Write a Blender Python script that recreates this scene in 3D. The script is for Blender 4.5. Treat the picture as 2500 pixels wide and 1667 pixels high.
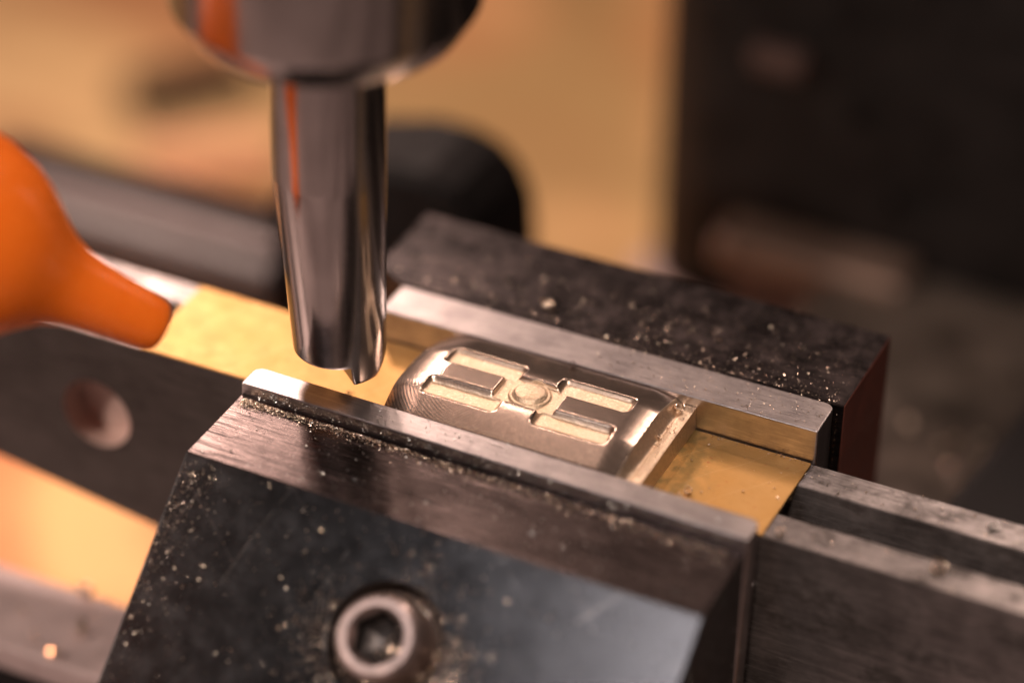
import bpy, bmesh, math, random
from mathutils import Vector, Matrix, noise
random.seed(7)
D = bpy.data
for o in list(D.objects): D.objects.remove(o, do_unlink=True)
SC = bpy.context.scene
COL = SC.collection

# ------------------------------------------------------------------ camera
# one unit is 5 mm: a macro picture of a small vise, jaws 40 mm wide
cam = D.cameras.new('camera'); co = D.objects.new('camera', cam); COL.objects.link(co); SC.camera = co
CP = Vector((18.1454, -30.4517, 25.2635))
FW = Vector((-0.3448, 0.7496, -0.5650)); RT = Vector((0.9029, 0.4294, 0.0187)); UP = Vector((-0.2566, 0.5037, 0.8249))
m = Matrix((RT, UP, -FW)).transposed().to_4x4(); m.translation = CP
co.matrix_world = m
cam.sensor_width = 36; cam.lens = 102.37; cam.clip_start = 0.5; cam.clip_end = 1000
cam.dof.use_dof = True
cam.dof.focus_distance = 42.35
cam.dof.aperture_fstop = 0.042
cam.dof.aperture_blades = 0

# ------------------------------------------------------------------ world and lamps
w = D.worlds.new('World'); SC.world = w; w.use_nodes = True
bg = w.node_tree.nodes['Background']; bg.inputs[0].default_value = (0.50, 0.38, 0.32, 1); bg.inputs[1].default_value = 0.06

def area(name, loc, target, size, power, color, size_y=None, spread=None):
    l = D.lights.new(name, 'AREA'); l.energy = power; l.color = color; l.size = size
    if size_y: l.shape = 'RECTANGLE'; l.size_y = size_y
    if spread: l.spread = math.radians(spread)
    o = D.objects.new(name, l); COL.objects.link(o)
    o.location = loc
    o.rotation_euler = (Vector(target) - Vector(loc)).to_track_quat('-Z', 'Y').to_euler()
    return o
# warm work lamp behind and to the left: its mirror image lies in the tops of the steel parts
area('work_lamp', (-27, 37, 29), (2, 1, 0), 7, 12500, (1.0, 0.71, 0.60))
# warm ceiling lamp above left
area('ceiling_lamp', (-11.5, 25.8, 35), (3, 1, 0), 1.5, 1600, (1.0, 0.72, 0.60))
area('machine_lamp', (9, 30, 28), (5, 1, 0), 4.5, 4300, (1.0, 0.74, 0.62), size_y=12)
area('nozzle_fill', (-24, -16, 15), (-2, -2.5, 3), 3, 9000, (1.0, 0.80, 0.68))  # unseen fill, added to brighten the orange nozzle
area('front_fill', (14, -26, 40), (-3, -2, 3), 5, 12500, (1.0, 0.78, 0.66))  # unseen high fill, added to light the nozzle from the front
area('overhead_fill', (-12, 14, 41), (3, 1, 0), 15, 420, (1.0, 0.74, 0.62))  # wide unseen fill, added to lift the slopes of the workpiece
area('low_fill', (-32, 8, -3), (-10, 9, -14), 4, 2500, (1.0, 0.45, 0.25), spread=70)  # unseen orange fill, added to light the bench at lower left
# cool daylight from high behind the camera, right
area('window_light', (1, -25, 32), (6, -2, 0), 6, 2300, (1.0, 0.93, 0.95))
# unseen fill added above the bench to brighten it behind the machine
def spot(name, loc, target, power, color, angle, blend, size):
    l = D.lights.new(name, 'SPOT'); l.energy = power; l.color = color
    l.spot_size = math.radians(angle); l.spot_blend = blend; l.shadow_soft_size = size
    o = D.objects.new(name, l); COL.objects.link(o); o.location = loc
    o.rotation_euler = (Vector(target) - Vector(loc)).to_track_quat('-Z', 'Y').to_euler()
spot('bench_fill', (-5, 25, 14), (-7, 30, -14), 19000, (1.0, 0.66, 0.43), 95, 1.0, 2.0)
SC.view_settings.view_transform = 'Standard'; SC.view_settings.look = 'None'
SC.view_settings.exposure = 0.15; SC.view_settings.gamma = 1.0
SC.cycles.use_denoising = True
SC.cycles.sample_clamp_indirect = 6

# ------------------------------------------------------------------ materials
class NT:
    def __init__(s, name):
        s.m = D.materials.new(name); s.m.use_nodes = True; s.t = s.m.node_tree
        s.b = s.t.nodes['Principled BSDF']; s.tc = s.t.nodes.new('ShaderNodeTexCoord')
    def n(s, typ, **kw):
        x = s.t.nodes.new(typ)
        for k, v in kw.items():
            if k in x.inputs: x.inputs[k].default_value = v
            else: setattr(x, k, v)
        return x
    def l(s, a, b): s.t.links.new(a, b)
    def map(s, scale=(1, 1, 1), loc=(0, 0, 0), rot=(0, 0, 0)):
        x = s.n('ShaderNodeMapping'); x.inputs['Scale'].default_value = scale; x.inputs['Location'].default_value = loc
        x.inputs['Rotation'].default_value = rot
        s.l(s.tc.outputs['Object'], x.inputs['Vector']); return x.outputs[0]
    def noise(s, vec, scale, detail=4, rough=0.6, dist=0.0):
        x = s.n('ShaderNodeTexNoise'); x.inputs['Scale'].default_value = scale; x.inputs['Detail'].default_value = detail
        x.inputs['Roughness'].default_value = rough; x.inputs['Distortion'].default_value = dist
        s.l(vec, x.inputs['Vector']); return x.outputs['Fac']
    def ramp(s, fac, stops):
        x = s.n('ShaderNodeValToRGB'); e = x.color_ramp.elements
        while len(e) < len(stops): e.new(0.5)
        for i, (p, c) in enumerate(stops):
            e[i].position = p; e[i].color = c if len(c) == 4 else (*c, 1)
        s.l(fac, x.inputs[0]); return x.outputs[0]
    def mix(s, fac, a, b):
        x = s.n('ShaderNodeMix'); x.data_type = 'RGBA'
        for sock, v in ((x.inputs['Factor'], fac), (x.inputs[6], a), (x.inputs[7], b)):
            if isinstance(v, (int, float)): sock.default_value = v
            elif isinstance(v, tuple): sock.default_value = (*v[:3], 1)
            else: s.l(v, sock)
        return x.outputs[2]
    def rng(s, fac, a, b, lo=0.0, hi=1.0):
        x = s.n('ShaderNodeMapRange'); x.inputs['From Min'].default_value = lo; x.inputs['From Max'].default_value = hi
        x.inputs['To Min'].default_value = a; x.inputs['To Max'].default_value = b
        s.l(fac, x.inputs[0]); return x.outputs[0]
    def math(s, op, a, b=0.0):
        x = s.n('ShaderNodeMath'); x.operation = op
        for i, v in enumerate((a, b)):
            if isinstance(v, (int, float)): x.inputs[i].default_value = v
            else: s.l(v, x.inputs[i])
        return x.outputs[0]
    def bump(s, h, strength=0.2, dist=0.02, prev=None):
        x = s.n('ShaderNodeBump'); x.inputs['Strength'].default_value = strength; x.inputs['Distance'].default_value = dist
        s.l(h, x.inputs['Height'])
        if prev is not None: s.l(prev, x.inputs['Normal'])
        return x.outputs[0]
    def set(s, **kw):
        for k, v in kw.items():
            i = s.b.inputs[k.replace('_', ' ')]
            if isinstance(v, (int, float)): i.default_value = v
            elif isinstance(v, tuple): i.default_value = (*v[:3], 1)
            else: s.l(v, i)
        return s.m

def ground_steel(name, base=(0.52, 0.47, 0.46), dark=(0.33, 0.30, 0.30), r0=0.26, r1=0.40, ax='x', spots=0.0, bumps=0.25, streaks=0.0, metal=1.0, scale=False):  # scale: darkens the left end, its shade put into the colour
    t = NT(name)
    sc = {'x': (0.7, 13, 13), 'y': (13, 0.7, 13), 'z': (12, 12, 0.7)}[ax]
    st = t.noise(t.map(sc), 2.2, 5, 0.65)
    st2 = t.noise(t.map(sc, loc=(3, 7, 1)), 5.0, 4, 0.7)
    cl = t.noise(t.map(), 1.6, 5, 0.62)
    c = t.mix(t.rng(cl, 0, 1, 0.35, 0.7), dark, base)
    c = t.mix(t.rng(st, 0.0, 0.6, 0.50, 0.72), c, tuple(v * 1.3 for v in base))
    c = t.mix(t.rng(st2, 0.0, 0.55, 0.50, 0.70), c, tuple(v * 0.8 for v in dark))
    rough = t.rng(st2, r0, r1, 0.3, 0.7)
    if streaks:
        s3 = t.noise(t.map((0.35, 5.5, 5.5)), 2.6, 6, 0.75, 0.15); s4 = t.noise(t.map((0.22, 9, 9), loc=(4, 1, 7)), 2.6, 5, 0.8)
        c = t.mix(t.rng(s3, 0, streaks, 0.50, 0.60), c, tuple(v * 0.35 for v in dark))
        c = t.mix(t.rng(s4, 0, streaks, 0.56, 0.66), c, tuple(v * 1.9 for v in base))
        rough = t.math('ADD', rough, t.rng(s3, 0, 0.14, 0.45, 0.6))
    if spots:
        sp = t.noise(t.map((0.8, 1.2, 1.6)), 1.5, 7, 0.72)
        sx = t.n('ShaderNodeSeparateXYZ'); t.l(t.tc.outputs['Object'], sx.inputs[0])
        f = t.math('MULTIPLY', t.rng(sp, 0, spots * 0.8, 0.51, 0.62), t.rng(sx.outputs['X'], 0.25, 1.0, 0.0, 8.0))
        if scale: c = t.mix(t.rng(sx.outputs['X'], 0.8, 0.0, -1.0, 6.0), c, (0.030, 0.024, 0.021))     # shade and smudging of the left end painted into the colour
        c = t.mix(f, c, (0.036, 0.026, 0.021))
        met = t.rng(f, metal, 0.4)
        rough = t.math('ADD', rough, t.math('MULTIPLY', f, 0.20))
        t.set(Metallic=met)
    else: t.set(Metallic=1.0)
    nb = t.bump(st, bumps, 0.006, t.bump(st2, bumps, 0.003))
    return t.set(Base_Color=c, Roughness=rough, Normal=nb)

def oxide_steel(name, base=(0.030, 0.026, 0.026), hi=(0.085, 0.075, 0.072), rough=(0.28, 0.45), streak=0.5, metal=0.55, wear=0.0):
    t = NT(name)
    st = t.noise(t.map((0.5, 7, 7)), 2.4, 7, 0.75)
    cl = t.noise(t.map(), 2.6, 6, 0.65)
    f = t.math('MULTIPLY', t.rng(st, 0, 1, 0.4, 0.8), streak)
    f = t.math('ADD', f, t.rng(cl, 0, 0.5, 0.45, 0.8))
    c = t.mix(f, base, hi)
    if name == 'black_oxide_face':
        c = scratches(t, c, (0.35, 0.32, 0.30), 0.35, 0.9985, (0.3, 0.2, 0.9)); c = scratches(t, c, (0.30, 0.27, 0.26), 0.5, 0.999, (0.1, 0.5, 2.3), 3.0)
    fine = t.noise(t.map(), 60, 3, 0.6)
    nb = t.bump(fine, 0.12, 0.004, t.bump(st, 0.25, 0.006))
    return t.set(Base_Color=c, Metallic=metal, Roughness=t.rng(cl, *rough, 0.3, 0.7), Normal=nb)

def scratches(t, c, col, scale, lo, rot, dist=5.0):
    w = t.n('ShaderNodeTexWave'); w.inputs['Scale'].default_value = scale; w.inputs['Distortion'].default_value = dist; w.inputs['Detail'].default_value = 1.0
    w.inputs['Detail Scale'].default_value = 0.5
    t.l(t.map(rot=rot), w.inputs['Vector'])
    brk = t.noise(t.map(loc=(2, 5, 1)), 1.1, 2)
    return t.mix(t.math('MULTIPLY', t.rng(w.outputs['Fac'], 0, 0.5, lo, 1.0), t.rng(brk, 0, 1, 0.5, 0.6)), c, col)

def brass_sheet(name):
    t = NT(name)
    big = t.noise(t.map(), 1.1, 5, 0.6)
    med = t.noise(t.map(), 3.3, 6, 0.7, 0.6)
    c = t.mix(t.rng(big, 0, 1, 0.35, 0.68), (0.47, 0.265, 0.082), (0.50, 0.30, 0.11))
    spot = t.noise(t.map(loc=(4, 2, 0)), 5.5, 4, 0.6)
    c = t.mix(t.rng(spot, 0, 0.75, 0.655, 0.70), c, (0.40, 0.15, 0.055))
    sp2 = t.noise(t.map(loc=(9, 2, 0)), 13, 3, 0.6)
    c = t.mix(t.rng(sp2, 0, 0.55, 0.68, 0.74), c, (0.30, 0.14, 0.05))
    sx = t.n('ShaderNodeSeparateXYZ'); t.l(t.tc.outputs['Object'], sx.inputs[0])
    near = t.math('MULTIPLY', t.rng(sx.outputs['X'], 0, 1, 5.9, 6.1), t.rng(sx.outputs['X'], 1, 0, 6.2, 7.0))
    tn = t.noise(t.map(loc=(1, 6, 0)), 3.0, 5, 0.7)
    c = t.mix(t.math('MULTIPLY', near, t.rng(tn, 0, 0.8, 0.42, 0.58)), c, (0.17, 0.14, 0.055))  # tarnish, with the reflection of the workpiece side painted in
    # a few long thin scratches
    w = t.n('ShaderNodeTexWave'); w.inputs['Scale'].default_value = 0.55; w.inputs['Distortion'].default_value = 5.0; w.inputs['Detail'].default_value = 1.0
    w.inputs['Detail Scale'].default_value = 0.7
    t.l(t.map(rot=(0, 0, 0.5)), w.inputs['Vector'])
    scr = t.rng(w.outputs['Fac'], 0, 0.12, 0.998, 1.0)
    c = t.mix(scr, c, (0.95, 0.75, 0.45))
    r = t.rng(med, 0.44, 0.52, 0.3, 0.7)
    c = t.mix(t.rng(t.noise(t.map((3, 22, 1)), 2.0, 4, 0.7), 0, 0.35, 0.45, 0.7), c, (0.36, 0.20, 0.06))
    nb = t.bump(t.noise(t.map((1, 1, 1)), 30, 3), 0.16, 0.006, t.bump(med, 0.1, 0.01))
    return t.set(Base_Color=c, Metallic=0.82, Roughness=r, Normal=nb)

def workpiece_mat(name):
    t = NT(name)
    att = t.n('ShaderNodeAttribute'); att.attribute_name = 'finish'
    f = att.outputs['Fac']        # 0 = cut by the large cutter, 1 = pocket floors and walls
    # radial cutter marks on the outer crown: arcs centred off each end
    def rings(cx, cy, scale, seed):
        w = t.n('ShaderNodeTexWave'); w.wave_type = 'RINGS'; w.rings_direction = 'Z'; w.inputs['Scale'].default_value = scale
        w.inputs['Distortion'].default_value = 0.35; w.inputs['Detail'].default_value = 1; w.inputs['Detail Scale'].default_value = 2
        t.l(t.map(loc=(-cx, -cy, 0)), w.inputs['Vector']); return w.outputs['Fac']
    ra = rings(3.35, 1.1, 6.8, 0); rb = rings(4.9, -0.9, 7.0, 0)
    sep = t.n('ShaderNodeSeparateXYZ'); t.l(t.tc.outputs['Object'], sep.inputs[0])
    left = t.rng(sep.outputs['X'], 1.0, 0.0, 2.7, 3.2)
    h = t.math('ADD', t.math('MULTIPLY', ra, left), t.math('MULTIPLY', rb, t.math('MULTIPLY', t.math('SUBTRACT', 1.0, left), 0.6)))
    # brushed streaks running out over the edges
    gr = t.n('ShaderNodeTexGradient'); gr.gradient_type = 'RADIAL'
    t.l(t.map(loc=(-3.95, -1.1, 0), scale=(1, 1, 1)), gr.inputs['Vector'])
    comb = t.n('ShaderNodeCombineXYZ'); t.l(t.math('MULTIPLY', gr.outputs['Fac'], 62.0), comb.inputs[0])
    rad = t.noise(comb.outputs[0], 5.5, 3, 0.7)
    fine = t.noise(t.map((4, 11, 8)), 4.0, 4, 0.7)
    grain = t.noise(t.map(), 24, 3, 0.7)
    stain = t.noise(t.map(), 2.3, 4, 0.6)
    polished = t.mix(t.rng(rad, 0, 1, 0.40, 0.60), (0.52, 0.40, 0.33), (0.70, 0.56, 0.47))
    polished = t.mix(t.rng(fine, 0, 0.6, 0.4, 0.7), polished, (0.42, 0.30, 0.24))
    polished = t.mix(t.math('MULTIPLY', t.rng(h, 0, 0.75, 0.35, 0.75), t.rng(stain, 0.35, 1.0, 0.4, 0.6)), polished, (0.20, 0.14, 0.115))
    sp = t.noise(t.map(loc=(1, 2, 3)), 17, 4, 0.8)
    polished = t.mix(t.rng(sp, 0, 0.8, 0.56, 0.68), polished, (0.85, 0.68, 0.56))
    matte = t.mix(t.rng(stain, 0, 1, 0.42, 0.62), (0.72, 0.56, 0.39), (0.78, 0.60, 0.44))
    matte = t.mix(t.rng(grain, 0, 0.7, 0.52, 0.66), matte, (0.98, 0.84, 0.68))
    matte = t.mix(t.rng(sp, 0.6, 0, 0.36, 0.46), matte, (0.45, 0.35, 0.25))
    c = t.mix(f, polished, matte)
    rough = t.math('ADD', t.math('MULTIPLY', t.math('SUBTRACT', 1.0, f), t.rng(rad, 0.17, 0.25, 0.3, 0.7)), t.math('MULTIPLY', f, 0.50))
    g = t.bump(grain, 0.6, 0.02)
    nb1 = t.bump(rad, 0.12, 0.010, t.bump(h, 0.10, 0.005))
    mixn = t.n('ShaderNodeMix'); mixn.data_type = 'VECTOR'
    t.l(f, mixn.inputs['Factor']); t.l(t.bump(fine, 0.2, 0.006, nb1), mixn.inputs[4]); t.l(g, mixn.inputs[5])
    return t.set(Base_Color=c, Metallic=0.95, Roughness=rough, Normal=mixn.outputs[1])

def plain(name, col, rough=0.5, metal=0.0, nscale=6, var=0.25, bump=0.1, coat=0.0, sss=0.0, spec=0.5):
    t = NT(name); t.b.inputs['Specular IOR Level'].default_value = spec
    n = t.noise(t.map(), nscale, 5, 0.6)
    c = t.mix(t.rng(n, 0, 1, 0.3, 0.7), tuple(v * (1 - var) for v in col), tuple(min(1, v * (1 + var)) for v in col))
    t.set(Base_Color=c, Roughness=t.rng(n, rough * 0.85, min(1, rough * 1.15), 0.3, 0.7), Metallic=metal, Normal=t.bump(n, bump, 0.01))
    if coat: t.set(Coat_Weight=coat, Coat_Roughness=0.2)
    if sss: t.b.inputs['Subsurface Weight'].default_value = sss; t.b.inputs['Subsurface Radius'].default_value = (0.6, 0.2, 0.05); t.b.inputs['Subsurface Scale'].default_value = 0.4
    return t.m

def tool_steel(name, base=(0.50, 0.46, 0.45), rough=0.16):
    t = NT(name)
    st = t.noise(t.map((3, 3, 40)), 2.0, 4, 0.6)
    cl = t.noise(t.map(), 1.3, 3, 0.5)
    c = t.mix(t.rng(cl, 0, 1, 0.3, 0.7), tuple(v * 0.8 for v in base), base)
    return t.set(Base_Color=c, Metallic=1.0, Roughness=t.rng(st, rough * 0.8, rough * 1.5, 0.3, 0.7), Normal=t.bump(st, 0.05, 0.004))

M = {}
M['plate'] = ground_steel('ground_plate_steel')
M['parallel_left'] = ground_steel('parallel_steel', (0.30, 0.265, 0.255), (0.13, 0.115, 0.11), 0.28, 0.44, 'x', spots=0.9, streaks=0.35, metal=0.72, scale=True)
M['parallel_rear'] = ground_steel('parallel_steel', (0.40, 0.36, 0.35), (0.13, 0.115, 0.11), 0.28, 0.44, 'x', spots=0.9, streaks=0.35, metal=0.72)
M['block_top'] = None
M['oxide'] = oxide_steel('black_oxide_steel')
M['face'] = oxide_steel('black_oxide_face', base=(0.055, 0.054, 0.056), hi=(0.10, 0.10, 0.105), rough=(0.20, 0.27), streak=0.15, metal=1.0)
M['brush'] = ground_steel('brushed_dark_steel', (0.125, 0.097, 0.092), (0.055, 0.042, 0.040), 0.17, 0.25, 'x', bumps=0.14, streaks=0.85)
M['rear_top'] = oxide_steel('dark_rear_jaw_top', base=(0.018, 0.015, 0.015), hi=(0.085, 0.064, 0.062), rough=(0.22, 0.40), streak=0.95, metal=0.9)
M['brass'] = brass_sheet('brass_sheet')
M['work'] = workpiece_mat('milled_bronze')
M['mill'] = tool_steel('carbide', (0.60, 0.56, 0.55), 0.15)
M['nut'] = tool_steel('collet_nut_steel', (0.46, 0.43, 0.42), 0.17)
M['screw'] = plain('screw_steel', (0.55, 0.43, 0.40), 0.38, 0.9, 9, 0.15, 0.2)
M['orange'] = plain('orange_plastic', (1.0, 0.19, 0.015), 0.28, 0.0, 3, 0.05, 0.03, sss=0.12)
M['dust'] = plain('brass_dust', (0.97, 0.72, 0.57), 0.28, 1.0, 20, 0.2, 0.0)
M['dust_grey'] = plain('steel_dust', (0.70, 0.70, 0.66), 0.34, 1.0, 20, 0.2, 0.0)
M['grime'] = plain('packed_swarf', (0.07, 0.048, 0.038), 0.6, 0.5, 30, 0.6, 0.8)
M['black'] = plain('black_casting', (0.010, 0.008, 0.008), 0.6, 0.0, 2, 0.3, 0.1, spec=0.15)
M['dark'] = plain('dark_painted_iron', (0.010, 0.008, 0.0075), 0.6, 0.0, 1.0, 0.4, 0.1, spec=0.15)
M['dim'] = plain('dull_worn_paint', (0.07, 0.042, 0.036), 0.6, 0.0, 1.0, 0.3, 0.1, spec=0.2)
M['bar'] = plain('round_bar_iron', (0.11, 0.085, 0.083), 0.42, 0.4, 1.2, 0.2, 0.1)
M['slate'] = plain('grey_iron', (0.38, 0.295, 0.285), 0.42, 0.4, 1.2, 0.2, 0.1)
M['table'] = plain('mottled_table_iron', (0.12, 0.092, 0.075), 0.5, 0.4, 1.3, 0.55, 0.2)
M['ledge'] = plain('worn_ledge_metal', (0.24, 0.165, 0.13), 0.4, 0.4, 1.0, 0.3, 0.1)
M['offcut'] = plain('pale_offcut_wood', (0.62, 0.33, 0.19), 0.5, 0.0, 1.2, 0.1, 0.05)
M['bore_lit'] = plain('lit_bore_steel', (0.50, 0.36, 0.32), 0.5, 0.25, 2, 0.15, 0.1)  # pale tone paints in the light on the bore wall and floor
M['red'] = plain('red_reflection', (0.20, 0.062, 0.045), 0.42, 0.1, 2, 0.2, 0.1)  # reflection of something red, put into the base colour of the jaw end

def bench_mat():
    t = NT('bench_wood')
    a = t.noise(t.map((1.0, 1.6, 1)), 0.10, 2, 0.5, 0.6)
    b = t.noise(t.map((1.0, 1.0, 1), loc=(5, 3, 0)), 0.15, 3, 0.5, 0.4)
    c = t.mix(t.rng(a, 0, 1, 0.42, 0.58), (0.38, 0.20, 0.085), (0.64, 0.43, 0.21))
    c = t.mix(t.rng(b, 0, 0.8, 0.50, 0.62), c, (0.36, 0.15, 0.065))
    e = t.noise(t.map(loc=(-9, 4, 0)), 0.12, 2, 0.5)
    c = t.mix(t.rng(e, 0, 0.8, 0.52, 0.62), c, (0.25, 0.17, 0.07))
    g = t.noise(t.map((0.3, 9, 1)), 1.2, 4)
    c = t.mix(t.rng(g, 0, 0.25, 0.4, 0.7), c, (0.30, 0.18, 0.09))
    return t.set(Base_Color=c, Roughness=0.55, Normal=t.bump(g, 0.1, 0.02))
M['bench'] = bench_mat()

# ------------------------------------------------------------------ helpers
def finish(name, bm, mat, parent=None, smooth=None, loc=(0, 0, 0)):
    me = D.meshes.new(name); bmesh.ops.recalc_face_normals(bm, faces=bm.faces[:]); bm.to_mesh(me); bm.free()
    mats = mat if isinstance(mat, (list, tuple)) else [mat]
    for q in mats: me.materials.append(q)
    if smooth is not None:
        me.polygons.foreach_set('use_smooth', [True] * len(me.polygons)); me.set_sharp_from_angle(angle=math.radians(smooth))
    o = D.objects.new(name, me); COL.objects.link(o); o.location = loc
    if parent: o.parent = parent
    return o
def thing(name, label, cat, loc=(0, 0, 0), group=None):
    o = D.objects.new(name, None); COL.objects.link(o); o.location = loc; o.empty_display_size = 0.3
    o['label'] = label; o['category'] = cat
    if group: o['group'] = group
    return o
def tag(o, label, cat, group=None):
    o['label'] = label; o['category'] = cat
    if group: o['group'] = group
    return o
def bevel(o, w, seg=2, ang=35):
    b = o.modifiers.new('edge', 'BEVEL'); b.width = w; b.segments = seg; b.limit_method = 'ANGLE'; b.angle_limit = math.radians(ang)
    b.harden_normals = False
    return o
def box_bm(x0, x1, y0, y1, z0, z1):
    bm = bmesh.new()
    v = [bm.verts.new(p) for p in ((x0, y0, z0), (x1, y0, z0), (x1, y1, z0), (x0, y1, z0), (x0, y0, z1), (x1, y0, z1), (x1, y1, z1), (x0, y1, z1))]
    for f in ((0, 3, 2, 1), (4, 5, 6, 7), (0, 1, 5, 4), (1, 2, 6, 5), (2, 3, 7, 6), (3, 0, 4, 7)): bm.faces.new([v[i] for i in f])
    return bm
def prism(pts, axis, a0, a1):
    """extrude a closed 2-D outline along an axis; pts in the two other coordinates, in order"""
    bm = bmesh.new()
    def P(p, a): return {'x': (a, p[0], p[1]), 'y': (p[0], a, p[1]), 'z': (p[0], p[1], a)}[axis]
    A = [bm.verts.new(P(p, a0)) for p in pts]; B = [bm.verts.new(P(p, a1)) for p in pts]
    n = len(pts)
    for i in range(n): bm.faces.new((A[i], A[(i + 1) % n], B[(i + 1) % n], B[i]))
    bm.faces.new(A); bm.faces.new(B[::-1]); return bm
def frame_of(axis, up=None):
    z = Vector(axis).normalized(); x = (Vector(up) if up else Vector((0, 0, 1) if abs(z.z) < 0.9 else (1, 0, 0))).cross(z).normalized(); y = z.cross(x)
    return x, y, z
def lathe(profile, seg=96, origin=(0, 0, 0), axis=(0, 0, 1), bm=None, closed=False):
    """profile: (radius, height) list; radius 0 at an end closes with a point"""
    bm = bm or bmesh.new(); x, y, z = frame_of(axis); O = Vector(origin); rings = []
    for r, h in profile:
        if r < 1e-6: rings.append([bm.verts.new(O + z * h)])
        else: rings.append([bm.verts.new(O + z * h + x * (r * math.cos(2 * math.pi * i / seg)) + y * (r * math.sin(2 * math.pi * i / seg))) for i in range(seg)])
    pairs = list(zip(rings, rings[1:])) + ([(rings[-1], rings[0])] if closed else [])
    for a, b in pairs:
        for i in range(seg):
            j = (i + 1) % seg
            if len(a) == 1 and len(b) == 1: continue
            if len(a) == 1: bm.faces.new((a[0], b[j], b[i]))
            elif len(b) == 1: bm.faces.new((a[i], a[j], b[0]))
            else: bm.faces.new((a[i], a[j], b[j], b[i]))
    return bm
def cut(o, cutter_bm):
    c = finish('cutter', cutter_bm, M['oxide'], o.parent)
    md = o.modifiers.new('cut', 'BOOLEAN'); md.object = c; md.operation = 'DIFFERENCE'; md.solver = 'EXACT'
    bpy.context.view_layer.update()
    dg = bpy.context.evaluated_depsgraph_get()
    me = D.meshes.new_from_object(o.evaluated_get(dg)); o.modifiers.remove(md)
    old = o.data; o.data = me; me.name = o.name; D.meshes.remove(old)
    cm = c.data; D.objects.remove(c); D.meshes.remove(cm)
    return o

# ------------------------------------------------------------------ setting: bench far below and behind
b = finish('workbench', box_bm(-120, 90, -0.5, 130, -15.0, -14.0), M['bench']); b['kind'] = 'structure'

# ------------------------------------------------------------------ moving (front) jaw of the vise
L = 8.0; HJ = 0.547; TP = 0.482; TR = 0.775; W = 2.208
fj = thing('moving_jaw', 'black front vise jaw with brushed top ledge, sloping face and recessed socket screw', 'vise jaw', (4, 0, 0))
fj.rotation_euler = (0, 0.010, 0)
def local(bm, dx=-4):
    bmesh.ops.translate(bm, verts=bm.verts[:], vec=(dx, 0, 0)); return bm
def rounded_rect(x0, x1, y0, y1, r):   # r: radii of (x0y0, x1y0, x1y1, x0y1)
    pts = []
    for (cx, cy, a, rr) in ((x0, y0, math.pi, r[0]), (x1, y0, 1.5 * math.pi, r[1]), (x1, y1, 0, r[2]), (x0, y1, 0.5 * math.pi, r[3])):
        ox = cx + (rr if cx == x0 else -rr); oy = cy + (rr if cy == y0 else -rr)
        if rr < 1e-4: pts.append((cx, cy)); continue
        for k in range(7): pts.append((ox + rr * math.cos(a + k * math.pi / 12), oy + rr * math.sin(a + k * math.pi / 12)))
    return pts
pl = finish('jaw_plate', local(prism(rounded_rect(0, L, -TP, 0, (0.03, 0.05, 0.16, 0.16)), 'z', -3.4, HJ)), M['plate'], fj, 40)
bevel(pl, 0.022, 3)
ZL = 0.345                                            # ledge of the block behind the plate
nx = Vector((0, -0.664, 0.747)); dn = Vector((0, -0.747, -0.664)); F0 = Vector((0, -2.05, ZL - 0.01))
foot = F0 + dn * 4.4
blk = finish('jaw_block', local(prism([(-TP - 0.004, ZL), (F0.y, F0.z), (foot.y, foot.z), (foot.y, -3.4), (-TP - 0.004, -3.4)], 'x', 0.0, L - 0.03)), [M['oxide'], M['brush'], M['face'], M['grime']], fj)
SCX, SCS = 3.82, 1.66                                # screw on the sloping face: x, distance down the slope
sc0 = F0 + dn * SCS + Vector((SCX - 4, 0, 0))
cut(blk, lathe([(0, -0.42), (0.84, -0.42), (0.84, 0.6), (0, 0.6)], 72, sc0, nx))
for p in blk.data.polygons:
    n = p.normal; c = p.center
    if n.z > 0.95 and c.z > 0.2: p.material_index = 1
    elif n.dot(nx) > 0.99: p.material_index = 3 if (c - sc0).dot(nx) < -0.3 else 2
    else: p.material_index = 0
bevel(blk, 0.018, 2, 25)
# socket head cap screw: head with knurl-less barrel, hexagon socket
def cap_screw(parent, base, axis, r=0.61, h=0.80, name='socket_screw'):
    x, y, z = frame_of(axis); bm = bmesh.new(); seg = 72
    prof = [(r * 0.97, 0), (r, 0.03), (r, h - 0.14), (r * 0.985, h - 0.085), (r * 0.93, h - 0.03), (r * 0.86, h), (r * 0.70, h)]
    lathe(prof, seg, base, axis, bm)
    bm.verts.ensure_lookup_table()
    top = bm.verts[-seg:]
    ring = list(top)
    def hexr(a, R):
        a = (a + 0.35) % (math.pi / 3) - math.pi / 6; return R * math.cos(math.pi / 6) / math.cos(a)
    prev = ring; O = Vector(base)
    for (k, hh, blend) in ((0.69, h - 0.03, 0.0), (0.66, h - 0.09, 0.5), (0.64, h - 0.15, 1.0), (0.64, h - 0.48, 1.0), (0.42, h - 0.56, 1.0)):
        cur = []
        for i in range(seg):
            a = 2 * math.pi * i / seg; R = r * k; rr = R * (1 - blend) + hexr(a, R) * blend
            cur.append(bm.verts.new(O + z * hh + x * (rr * math.cos(a)) + y * (rr * math.sin(a))))
        for i in range(seg): bm.faces.new((prev[i], prev[(i + 1) % seg], cur[(i + 1) % seg], cur[i]))
        prev = cur
    cc = bm.verts.new(O + z * (h - 0.60))
    for i in range(seg): bm.faces.new((prev[i], prev[(i + 1) % seg], cc))
    for f in bm.faces:
        if (f.calc_center_median() - O).dot(z) < h - 0.15 and ((f.calc_center_median() - O) - z * (f.calc_center_median() - O).dot(z)).length < r * 0.68: f.material_index = 1
    return finish(name, bm, [M['screw'], M['oxide']], parent, 35)
cap_screw(fj, sc0 - nx * 0.43 + Vector((0.0, 0, 0)), nx)

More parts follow.
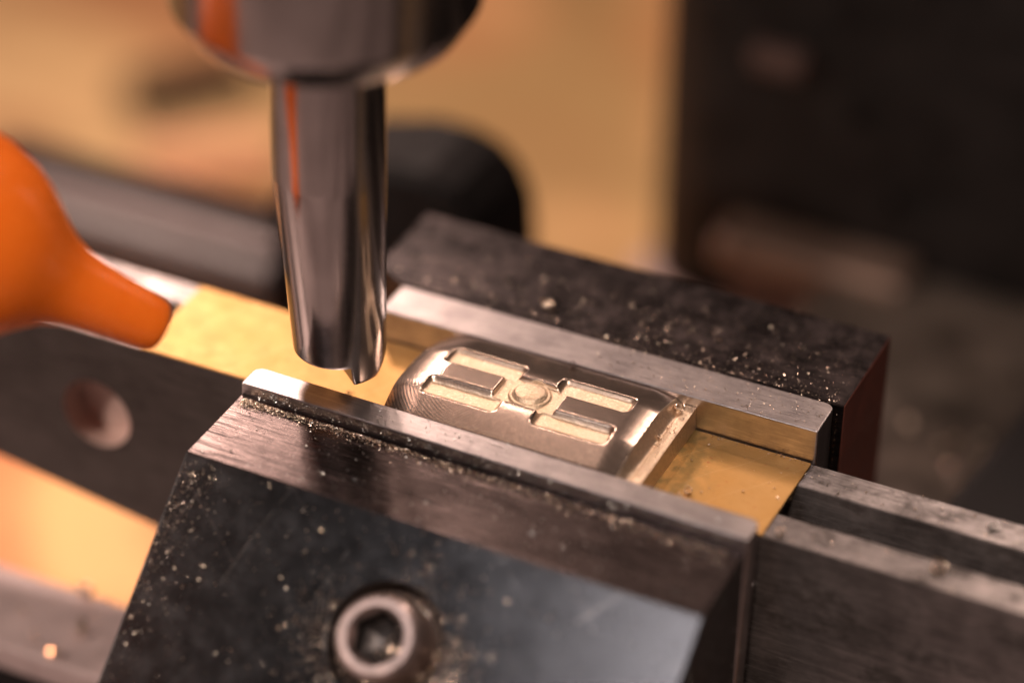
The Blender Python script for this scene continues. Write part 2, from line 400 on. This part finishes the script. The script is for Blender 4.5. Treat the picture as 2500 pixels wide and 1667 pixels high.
# ------------------------------------------------------------------ fixed (rear) jaw
rj = thing('fixed_jaw', 'dark rear vise jaw with chip-strewn top and ground steel plate', 'vise jaw', (4, W, 0)); rj.rotation_euler = (0, -0.006, 0)
ZR = 0.565
bm = prism(rounded_rect(0.9, 8.01, 0.0, TR - 0.03, (0.05, 0.03, 0.16, 0.05)), 'z', -3.4, ZR)
rp = finish('jaw_plate', local(bm), M['plate'], rj, 40); bevel(rp, 0.02, 3)
bm = prism([(0.9, TR), (8.13, TR), (8.13, TR + 2.06), (0.27, TR + 2.06), (0.27, TR + 0.3)], 'z', -3.4, ZR - 0.004)
rb = finish('jaw_block', local(bm), [M['rear_top'], M['red']], rj); bevel(rb, 0.03, 2)
for p in rb.data.polygons:
    if p.normal.x > 0.9: p.material_index = 1

# ------------------------------------------------------------------ parallels (long steel bars under the sheet) and the brass sheet
G = 0.304; T1 = 0.577
def parallel(name, y0, y1, label, hole=True):
    bm = prism([(-9.0, 0.0), (13.5, 0.0), (13.5, -3.5), (0.0, -3.5), (-2.0, -3.42), (-5.2, -2.95), (-9.0, -2.5)], 'y', y0, y1)
    o = finish(name, bm, M['parallel_left' if hole else 'parallel_rear'])
    if hole:
        cut(o, lathe([(0, -1), (0.60, -1), (0.60, 1.40), (0, 1.40)], 64, (-3.12, y0 - 1, -1.50), (0, 1, 0)))
        o.data.materials.append(M['bore_lit'])
        for p in o.data.polygons:
            if abs(p.center.y - y0 - 0.40) < 0.01 or (abs(p.center.x + 3.12) < 0.62 and y0 + 0.01 < p.center.y < y0 + 0.39 and -2.2 < p.center.z < -0.8): p.material_index = 1
    bevel(o, 0.02, 2)
    return tag(o, label, 'parallel bar', 'steel parallels under the brass sheet')
parallel('parallel_bar', G, G + T1, 'stained steel parallel bar with a round bore, nearest the front jaw')
parallel('parallel_bar', W - T1, W - 0.002, 'steel parallel bar against the rear jaw, its top shining beside the orange nozzle', False)
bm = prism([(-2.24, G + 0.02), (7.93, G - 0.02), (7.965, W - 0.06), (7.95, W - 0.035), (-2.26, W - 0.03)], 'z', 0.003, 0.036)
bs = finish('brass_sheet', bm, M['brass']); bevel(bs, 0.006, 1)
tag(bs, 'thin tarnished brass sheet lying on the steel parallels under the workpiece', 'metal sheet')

# ------------------------------------------------------------------ milled workpiece
X0, X1, XE = 2.10, 5.80, 6.12
def sst(t): t = max(0.0, min(1.0, t)); return t * t * (3 - 2 * t)
def rr_sdf(x, y, x0, x1, y0, y1, r):
    qx = abs(x - (x0 + x1) / 2) - (x1 - x0) / 2 + r; qy = abs(y - (y0 + y1) / 2) - (y1 - y0) / 2 + r
    return math.hypot(max(qx, 0), max(qy, 0)) + min(max(qx, qy), 0) - r
POCK = [(2.42, 3.68, 1.25, 1.70, 0.12), (2.42, 3.70, 0.43, 0.88, 0.12), (4.22, 5.44, 1.24, 1.69, 0.12), (4.20, 5.44, 0.42, 0.87, 0.12), (3.44, 4.46, 0.72, 1.42, 0.03)]
def crown(x, y):
    z = 0.70
    dy = max(0.0, abs(y - 1.09) - 0.38)
    z -= 0.27 * (math.sqrt(dy * dy + 0.018) - math.sqrt(0.018))
    dl = max(0.0, 2.62 - x) / 0.55; z -= 0.12 * dl ** 1.7
    dr = max(0.0, x - 5.44) / 0.38; z -= 0.062 * dr ** 1.6
    return z
def height(x, y):
    z = crown(x, y); f = 0.0
    for i, (a, b_, c, d, r) in enumerate(POCK):
        s = rr_sdf(x, y, a, b_, c, d, r)
        if i == 4:
            t = sst((-s + 0.005) / 0.05)
            dep = 0.075
        else:
            t = sst((-s + 0.010) / 0.11); dep = 0.10
        if t > 0: z2 = (0.70 - dep) * t + z * (1 - t); z = min(z, z2); f = max(f, 0.75 * t, sst((t - 0.70) / 0.3))
    # stepped boss in the middle
    d = math.hypot((x - 3.95), (y - 1.08))
    if d < 0.34:
        zb = 0.625
        if d < 0.33: zb += 0.035 * sst((0.33 - d) / 0.04)
        if d < 0.27: zb += 0.030 * sst((0.27 - d) / 0.03)
        if d < 0.23: zb += 0.065 * math.sqrt(max(0, 1 - (d / 0.24) ** 2)) * 0.8
        z = max(z, zb) if d < 0.33 else z
        f = 1.0
    if f > 0.5: z += 0.0035 * noise.noise((x * 9, y * 9, 0.3))
    return z, f
bm = bmesh.new(); fl = bm.verts.layers.float.new('finish')
NX, NY = 340, 176
YA, YB = 0.012, W - 0.012
grid = []
for i in range(NX + 1):
    u = i / NX; xs = X0 + (XE - X0) * u; row = []
    for j in range(NY + 1):
        v = j / NY; y = YA + (YB - YA) * v
        # plan bulge of the left end with a rounded rear corner
        k = (1 - u) ** 6
        lx = -0.13 * (1 - ((y - 1.0) / 1.1) ** 2)
        if y > 2.06: lx += 0.12 * (1 - math.sqrt(max(0, 1 - ((y - 2.06) / 0.14) ** 2)))
        if y < 0.16: lx += 0.05 * (1 - math.sqrt(max(0, 1 - ((0.16 - y) / 0.16) ** 2)))
        x = xs + lx * k
        if x < X1:
            z, f = height(x, y)
            # burr wobble along the right rim
            if X1 - x < 0.03: z += 0.004 * noise.noise((y * 14, 2, 1))
        else:
            t = (x - X1) / (0.15)
            z = crown(X1, y) * (1 - min(1, t)) + 0.40 * min(1, t)
            if t < 1: z = 0.40 + (crown(X1, y) - 0.40) * (1 - math.sin(min(1, t) * math.pi / 2)) ** 1.0
            if t > 1.0: z = 0.40 + 0.012 * sst((t - 1.0) / 0.12)
            if x > XE - 0.02: z -= 0.012
            z += 0.003 * noise.noise((x * 6, y * 6, 3)); f = 0.85
        vv = bm.verts.new((x, y, z)); vv[fl] = f; row.append(vv)
    grid.append(row)
for i in range(NX):
    for j in range(NY): bm.faces.new((grid[i][j], grid[i + 1][j], grid[i + 1][j + 1], grid[i][j + 1]))
rim = [grid[i][0] for i in range(NX + 1)] + [grid[NX][j] for j in range(1, NY + 1)] + [grid[i][NY] for i in range(NX - 1, -1, -1)] + [grid[0][j] for j in range(NY - 1, 0, -1)]
low = []
for q in rim:
    x, y = q.co.x, q.co.y
    nv = bm.verts.new((x + (0.02 if x > 6 else 0), y, 0.040)); nv[fl] = 0.8; low.append(nv)
for i in range(len(rim)):
    j = (i + 1) % len(rim); bm.faces.new((rim[i], low[i], low[j], rim[j]))
bm.faces.new(low)
wp = finish('bronze_workpiece', bm, M['work'], None, 50)
tag(wp, 'milled bronze plate with four slots around a round boss, clamped between the jaws', 'workpiece')

# ------------------------------------------------------------------ end mill and collet nut
AX, AY = 1.01, 0.50
em = thing('end_mill', 'upright steel end mill hanging from the collet just left of the workpiece', 'milling cutter', (AX, AY, 0.0))
R = 0.815
finish('shank', lathe([(0, 3.985), (R * 0.6, 3.985), (R, 3.99), (R, 7.5), (0, 7.5)], 128), M['mill'], em, 30)
bm = bmesh.new(); NS, NZ = 180, 110; rows = []
view = math.atan2(-30.45 - AY, 18.1 - AX)             # azimuth of the camera seen from the cutter
def mill_r(th, z):
    a = (th - view + math.pi) % (2 * math.pi) - math.pi       # 0 faces the camera, negative to the left of it
    tw = (2.72 - z) * 0.10
    t = max(0.0, min(1.0, (3.98 - z) / 2.9))
    left = 0.5 + 0.5 * math.cos(a + 1.62)              # 1 on the side ground away, 0 opposite
    r = R * (1 - t * (0.24 * left ** 1.5 + 0.035))
    d = abs((a - 2.5 + math.pi) % (2 * math.pi) - math.pi)
    r -= R * 0.24 * (0.5 + 0.5 * math.cos(math.pi * min(1.0, d / 0.9))) * sst((3.9 - z) / 1.5)
    return r
def mill_zb(th):
    a = (th - view + math.pi) % (2 * math.pi) - math.pi
    # right-hand lip reaches lowest, the rest is relieved
    d = abs((a - 0.95 + math.pi) % (2 * math.pi) - math.pi)
    return 1.00 - 0.30 * (1 - sst((d - 0.52) / 0.07))
for k in range(NZ + 1):
    row = []
    for i in range(NS):
        th = 2 * math.pi * i / NS; zb = mill_zb(th); z = 3.995 + (zb - 3.995) * (k / NZ)
        r = mill_r(th, z)
        cr = 0.05 + 0.20 * max(0.0, min(1.0, (1.0 - zb) / 0.30)) * sst(((th - view + math.pi) % (2 * math.pi) - math.pi - 0.9) / 0.5)
        h = z - zb
        if h < cr: r -= cr - math.sqrt(max(0, cr * cr - (cr - h) ** 2))
        row.append(bm.verts.new((r * math.cos(th), r * math.sin(th), z)))
    rows.append(row)
for a, b_ in zip(rows, rows[1:]):
    for i in range(NS): bm.faces.new((a[i], a[(i + 1) % NS], b_[(i + 1) % NS], b_[i]))
last = rows[-1]; inner = [bm.verts.new((v.co.x * 0.42, v.co.y * 0.42, v.co.z + 0.05)) for v in last]
for i in range(NS): bm.faces.new((last[i], last[(i + 1) % NS], inner[(i + 1) % NS], inner[i]))
cv = bm.verts.new((0, 0, 1.06))
for i in range(NS): bm.faces.new((inner[i], inner[(i + 1) % NS], cv))
bm.faces.new(rows[0])
finish('cutting_flutes', bm, M['mill'], em, 32)

cn = thing('collet_nut', 'large round steel collet nut holding the end mill at the top edge', 'collet nut', (AX, AY, 6.3))
ZB = 0.03
finish('nut_body', lathe([(R + 0.05, ZB + 0.02), (1.80, ZB), (1.89, ZB + 0.03), (2.13, ZB + 0.42), (2.15, ZB + 0.5), (2.15, ZB + 6.0), (R + 0.05, ZB + 6.0)], 128, closed=True), M['nut'], cn, 25)
finish('collet', lathe([(R + 0.012, ZB - 0.02), (R + 0.04, ZB - 0.06), (1.25, ZB - 0.05), (1.3, ZB + 0.04), (1.3, ZB + 4), (R + 0.012, ZB + 4)], 96, closed=True), M['mill'], cn, 30)

# ------------------------------------------------------------------ orange coolant nozzle on its hose
tipc = Vector((-0.42, -1.85, 2.24)); nd = Vector((-1.78, -1.15, 1.36)).normalized()
nz = thing('coolant_nozzle', 'bright orange plastic coolant nozzle pointing at the brass sheet', 'nozzle', tipc)
def lat(prof, name, o, ax, mat, seg=80, parent=nz, closed=True):
    return finish(name, lathe(prof, seg, o, ax, closed=closed), mat, parent, 50)
prof_out = [(0.19, 0.0), (0.29, 0.01), (0.35, 0.05), (0.385, 0.12), (0.41, 0.3), (0.45, 0.7), (0.50, 1.1), (0.56, 1.4), (0.66, 1.65), (0.83, 1.9), (1.01, 2.12), (1.19, 2.36), (1.35, 2.65), (1.49, 3.1), (1.55, 3.8), (1.5, 4.5), (1.40, 4.6)]
prof_in = [(1.1, 4.5), (0.9, 3.4), (0.4, 2.1), (0.24, 1.3), (0.22, 0.03)]
lat(prof_out + prof_in, 'nozzle_tip', (0, 0, 0), nd, M['orange'])
# further links of the hose rise out of the picture
p = nd * 4.6; d = nd.copy()
for i in range(7):
    d = (d + Vector((0.02, -0.42, 0.02))).normalized()
    lat([(0.62, 0.0), (0.95, 0.12), (1.12, 0.5), (1.05, 0.9), (0.72, 1.15), (0.70, 1.45), (1.05, 1.75), (1.3, 2.0), (1.3, 2.55), (1.15, 2.6), (0.5, 2.6), (0.5, 0.0)], 'hose_link', p - d * 0.3, d, M['orange'], 56)
    p = p + d * 2.2

# ------------------------------------------------------------------ vise base and machine parts behind
vb = thing('vise_base', 'grey steel slideway of the vise running out below the left bar', 'vise base', (0, 0, -5))
def part(name, bmx, mat, parent, bw=0.0, seg=2):
    pl_ = parent.location; bmesh.ops.translate(bmx, verts=bmx.verts[:], vec=-pl_)
    o = finish(name, bmx, mat, parent)
    if bw: bevel(o, bw, seg)
    return o
part('slideway', box_bm(-30, 9, -1.7, 0.05, -5.5, -5.0), M['slate'], vb, 0.06)
part('base_casting', box_bm(-30, 9, -1.6, -0.6, -22, -5.6), M['black'], vb, 0.06)
part('bed', box_bm(-0.4, 8.6, -5.2, 5.1, -8.0, -3.5), M['oxide'], vb, 0.05)

dc = thing('machine_slide', 'dark cast slide with a rounded grey top behind the left parallel', 'machine part', (-7, 9, -8))
def round_top(y0, y1, zt, zb, n=14):
    r = (y1 - y0) / 2; return [(y0 + r - r * math.cos(math.pi * k / n), zt - r + r * math.sin(math.pi * k / n)) for k in range(n + 1)] + [(y1, zb), (y0, zb)]
part('body', prism([(8.2, -5.0), (9.0, -4.3), (11, -4.3), (11, -9), (8.2, -9)], 'x', -12, 0.0), M['black'], dc, 0.2, 3)
part('round_bar', lathe([(0, 0), (0.55, 0.0), (0.70, 0.15), (0.70, 5.9), (0.55, 6.05), (0, 6.05)], 48, (-10.2, 8.3, -3.9), (1, 0, 0)), M['bar'], dc)
part('clamp_block', prism([(-4.6, -9), (-4.6, -2.5), (-4.2, -1.9), (-3.3, -1.3), (-2.1, -0.98), (-1.4, -0.98), (-0.85, -1.15), (-0.42, -1.55), (-0.18, -2.1), (-0.1, -2.9), (-0.1, -9)], 'y', 8.2, 10.4), M['black'], dc, 0.3, 4)

mc = thing('machine_column', 'tall dark machine column filling the upper right background', 'machine column', (12, 18, -14))
part('column_body', box_bm(-0.35, 34, 15.4, 20, -14, 8.5), M['dark'], mc, 1.6, 6)
part('ledge', box_bm(1.75, 5.6, 14.3, 15.5, -5.35, -4.75), M['ledge'], mc, 0.15, 3)
part('ledge', box_bm(2.0, 3.1, 14.9, 15.5, -1.35, -0.85), M['dim'], mc, 0.15, 3)
part('recess_cover', box_bm(2.0, 4.9, 14.7, 15.5, -7.8, -5.6), M['dim'], mc, 0.1)
for (x, z) in ((3.93, -1.95), (4.8, -3.6), (9.5, 1.5), (7.5, -0.2)):
    part('bolt', lathe([(0, 0.0), (0.16, 0.02), (0.2, 0.1), (0.2, 0.25), (0, 0.25)], 24, (x, 15.15, z), (0, 1, 0)), M['dark'], mc)
mt = thing('machine_table', 'mottled iron machine table, out of focus at the right edge', 'machine table', (12, 10, -14))
part('table_top', box_bm(4.0, 40, 5.6, 15.3, -7.5, -5.0), M['table'], mt, 0.1)
part('clamp', prism([(9.0, 4.5), (9.55, 9.6), (14, 11.5), (16, 4.0)], 'z', -5.0, -2.6), M['black'], mt, 0.2, 3)
part('round_foot', lathe([(0, -14), (1.9, -14), (1.9, -7.2), (1.7, -7.0), (0, -6.9)], 48, (1.2, 16.3, 0), (0, 0, 1)), M['slate'], mt)
# things lying on the bench, far out of focus
for (x, y, sx, sy, hgt, rot, lab, mt_) in ((-18.4, 28.0, 3.6, 1.5, 0.9, 0.9, 'dark blurred block lying on the bench at left, behind the slide', 'dark'),
                                      (-15.8, 24.6, 3.8, 1.3, 1.2, 0.6, 'pale tan wood offcut on the bench just right of the dark block', 'offcut')):
    bmx = box_bm(-sx / 2, sx / 2, -sy / 2, sy / 2, 0, hgt); o = finish('bench_block', bmx, M[mt_], None, None, (x, y, -13.996)); o.rotation_euler.z = rot; bevel(o, 0.2, 2)
    tag(o, lab, 'block')

# ------------------------------------------------------------------ swarf: dust (stuff) and single chips
def flakes(name, pts, smin, smax, mat):
    """pts: list of (position, normal)"""
    vs, fs = [], []
    for P, N in pts:
        s = smin * (smax / smin) ** (random.random() ** 2.8)
        x, y, z = frame_of(N + Vector((random.gauss(0, .45), random.gauss(0, .45), random.gauss(0, .45))))
        a = random.random() * 6.28; ca, sa = math.cos(a), math.sin(a); u = x * ca + y * sa; v = y * ca - x * sa
        k = len(vs); el = random.uniform(0.45, 1.0)
        C = P + N * (s * 0.35)
        for (p_, q_, h_) in ((-1, -el, 0), (1, -el * 0.8, 0.25), (1.1, el, -0.1), (-0.8, el * 0.9, 0.3)): vs.append(C + u * (p_ * s * .5) + v * (q_ * s * .5) + z * (h_ * s * .5))
        vs.append(C + z * (s * random.uniform(0.25, 0.6)))
        fs += [(k, k + 1, k + 4), (k + 1, k + 2, k + 4), (k + 2, k + 3, k + 4), (k + 3, k, k + 4)]
    me = D.meshes.new(name); me.from_pydata([tuple(v) for v in vs], [], fs); me.materials.append(mat)
    o = D.objects.new(name, me); COL.objects.link(o); o['kind'] = 'stuff'; return o
Z = Vector((0, 0, 1)); YN = Vector((0, -1, 0)); XN = Vector((1, 0, 0))
g = random.gauss; U = random.uniform
fjz = lambda x: -(x - 4) * 0.010
# seam between plate and ledge: packed at the left, thinner to the right
pts = []
for _ in range(5200):
    x = 0.1 + 7.7 * random.random() ** 1.9
    spread = 0.05 + 0.10 * random.random() ** 2 if x < 3 else 0.10 + 0.05 * x / 8
    cy = -0.56 - 0.055 * max(0, 2.4 - x)*0 - 0.03 * x / 8
    pts.append((Vector((x, cy - abs(g(0, spread)), ZL + fjz(x) + 0.002)), Z))
flakes('metal_dust', pts, 0.008, 0.027, M['dust'])
pts = []
for _ in range(500): x = U(0.2, 7.9); pts.append((Vector((x, U(-2.0, -0.55), ZL + fjz(x) + 0.003)), Z))
for _ in range(260): x = U(2, 7.9); pts.append((Vector((x, U(-TP, -0.01), HJ + fjz(x) + 0.002)), Z))
for _ in range(800):
    x = U(0.3, 7.9); pts.append((Vector((x, -TP - 0.004, U(ZL + 0.01, HJ - 0.02) + fjz(x))), YN))
flakes('metal_dust', pts, 0.010, 0.036, M['dust_grey'])
# sloping face: left edge band, general scatter, ring around the screw
def facept(x, s, h=0.003): return F0 + dn * s + Vector((x, 0, fjz(x))) + nx * h
pts = []
for _ in range(480): pts.append((facept(abs(g(0.05, 0.28)) + 0.02, min(3.6, abs(g(0.2, 1.5)) + 0.08)), nx))
for _ in range(800): pts.append((facept(U(0.1, 7.9), U(0.05, 4.0)), nx))
for _ in range(5200):
    a = U(0, 6.283); rr = 0.86 + abs(g(0, 0.40))
    x = SCX + rr * math.cos(a); s = SCS + rr * math.sin(a)
    if s < 1.3 and random.random() < 0.80: continue
    if math.cos(a) < -0.1 and random.random() < 0.6: continue
    if s > 0.05: pts.append((facept(x, s), nx))
flakes('metal_dust', pts, 0.010, 0.032, M['dust'])
pts = []
for _ in range(1800):
    a = U(0, 6.283); rr = U(0.62, 0.82)
    if math.sin(a) < -0.2 and random.random() < 0.8: continue
    pts.append((facept(SCX + rr * math.cos(a), SCS + rr * math.sin(a), -0.40 + U(0, 0.16 if math.sin(a) > 0 else 0.02)), nx))
for _ in range(170): pts.append((facept(SCX + g(0.07, 0.12), SCS + g(0.08, 0.11), -0.43 + U(0.21, 0.27)), nx))
flakes('metal_dust', pts, 0.012, 0.05, M['dust'])
# right end face of the front jaw, and the plate
pts = []
for _ in range(260):
    z = U(-3, 0.3); y = U(-2.0 + min(0, z) * 1.12, -0.1); pts.append((Vector((L - 0.028 if y < -TP else L + 0.002, y, z - 0.04)), XN))
flakes('metal_dust', pts, 0.012, 0.036, M['dust_grey'])
# rear jaw
pts = []
rz = lambda x: ZR + (x - 4) * 0.006
for _ in range(1500):
    x = 0.4 + 7.6 * random.random() ** 0.8; y = W + TR + 0.03 + abs(g(0, 0.9)); 
    if y < W + TR + 2.0: pts.append((Vector((x, y, rz(x))), Z))
for _ in range(420):
    x = U(4.2, 8.0); pts.append((Vector((x, W + U(0.03, TR), rz(x) + 0.002)), Z))
for _ in range(200):
    x = U(4.0, 8.05); pts.append((Vector((x, W + TR + 0.02 + abs(g(0, 0.06)), rz(x) + 0.002)), Z))
for _ in range(60): pts.append((Vector((8.02, W + TR - 0.02, U(-1, 0.5))), XN))
flakes('metal_dust', pts, 0.008, 0.030, M['dust'])
# parallels, brass sheet
pts = []
for _ in range(170): pts.append((Vector((U(7.9, 13), W - T1 + U(0.02, 0.55), 0.003)), Z))
for _ in range(110): pts.append((Vector((U(8.0, 13), G + U(0.02, 0.55), 0.003)), Z))
for _ in range(36): pts.append((Vector((U(6.2, 7.9), U(0.5, 2.15), 0.038)), Z))
for _ in range(40): pts.append((Vector((U(6.4, 7.9), g(2.12, 0.03), 0.038)), Z))
for _ in range(80): pts.append((Vector((7.96, U(G, W), U(-0.05, 0.03))), XN))
for _ in range(60): pts.append((Vector((U(5.85, 6.1), U(0.1, 2.15), 0.415)), Z))
flakes('metal_dust', pts, 0.009, 0.042, M['dust'])
# unseen slotted table in front, added so the end mill reflects stripes
for k in range(5):
    y1 = -4.0 - 6.2 * k
    part('reflector_rail', box_bm(-30, 40, y1 - 4.6, y1, -9.6, -8.6), M['slate'], mt, 0.08)
part('reflector_body', box_bm(-30, 40, -34, -3.9, -12, -9.7), M['oxide'], mt)
# dust on the far table, seen as soft discs
pts = []
for _ in range(90): pts.append((Vector((U(7, 12), U(6, 13), -4.99)), Z))
for _ in range(14): pts.append((Vector((U(-5, -1), U(-1.6, 0), -4.99)), Z))
flakes('metal_dust', pts, 0.07, 0.30, M['dust'])

def curl(label, loc, turns, r, wd, rot, mat, grp=None):
    bm = bmesh.new(); n = int(14 * turns) + 4; prev = None
    for i in range(n + 1):
        t = i / n; a = t * turns * 2 * math.pi; rad = r * (0.45 + 0.55 * t); hh = t * wd * 0.9
        c = Vector((rad * math.cos(a), rad * math.sin(a), hh)); e = c + Vector((0.12 * r * math.cos(a * 3), 0, wd * (0.4 + 0.6 * math.sin(math.pi * t))))
        cur = (bm.verts.new(c), bm.verts.new(e))
        if prev: bm.faces.new((prev[0], cur[0], cur[1], prev[1]))
        prev = cur
    o = finish('metal_chip', bm, mat, None, 60, loc); o.rotation_euler = rot
    s = o.modifiers.new('thick', 'SOLIDIFY'); s.thickness = 0.008
    return tag(o, label, 'metal chip', grp)
curl('small curled brass chip lying on the brass sheet right of the workpiece', (6.60, 0.72, 0.045), 1.4, 0.07, 0.05, (0.6, 0.3, 0.5), M['dust'])
curl('ragged chip hanging at the rear right corner of the workpiece', (5.86, 2.02, 0.44), 1.1, 0.09, 0.09, (0.9, 0.2, 1.0), M['dust'])
curl('tiny chip in the groove at the right end of the workpiece', (5.92, 1.30, 0.42), 1.0, 0.04, 0.05, (1.0, 0.3, 0.2), M['dust'])
curl('bright chip on the front parallel beside the end of the front jaw', (8.12, 0.48, 0.01), 1.2, 0.08, 0.06, (0.5, 0.2, 0.1), M['dust'])
curl('pinkish chip on the front parallel at the far right', (10.35, 0.70, 0.01), 1.3, 0.13, 0.08, (0.7, 0.1, 0.9), M['dust'])
curl('pale chip on the rear parallel near the right edge', (10.75, 1.95, 0.01), 1.2, 0.09, 0.06, (0.5, 0.5, 0.3), M['dust_grey'])
curl('curled chip on the dark top of the rear jaw', (3.15, 3.35, 0.56), 1.3, 0.13, 0.08, (0.3, 0.4, 1.8), M['dust'])
curl('fine dark chip under the tip of the end mill', (1.20, 0.62, 0.04), 1.2, 0.10, 0.03, (0.2, 0.9, 0.4), M['grime'])
curl('dark chip caught between the rear edge of the workpiece and the rear jaw plate', (4.15, 2.17, 0.585), 1.0, 0.07, 0.05, (0.9, 0.1, 0.4), M['grime'])
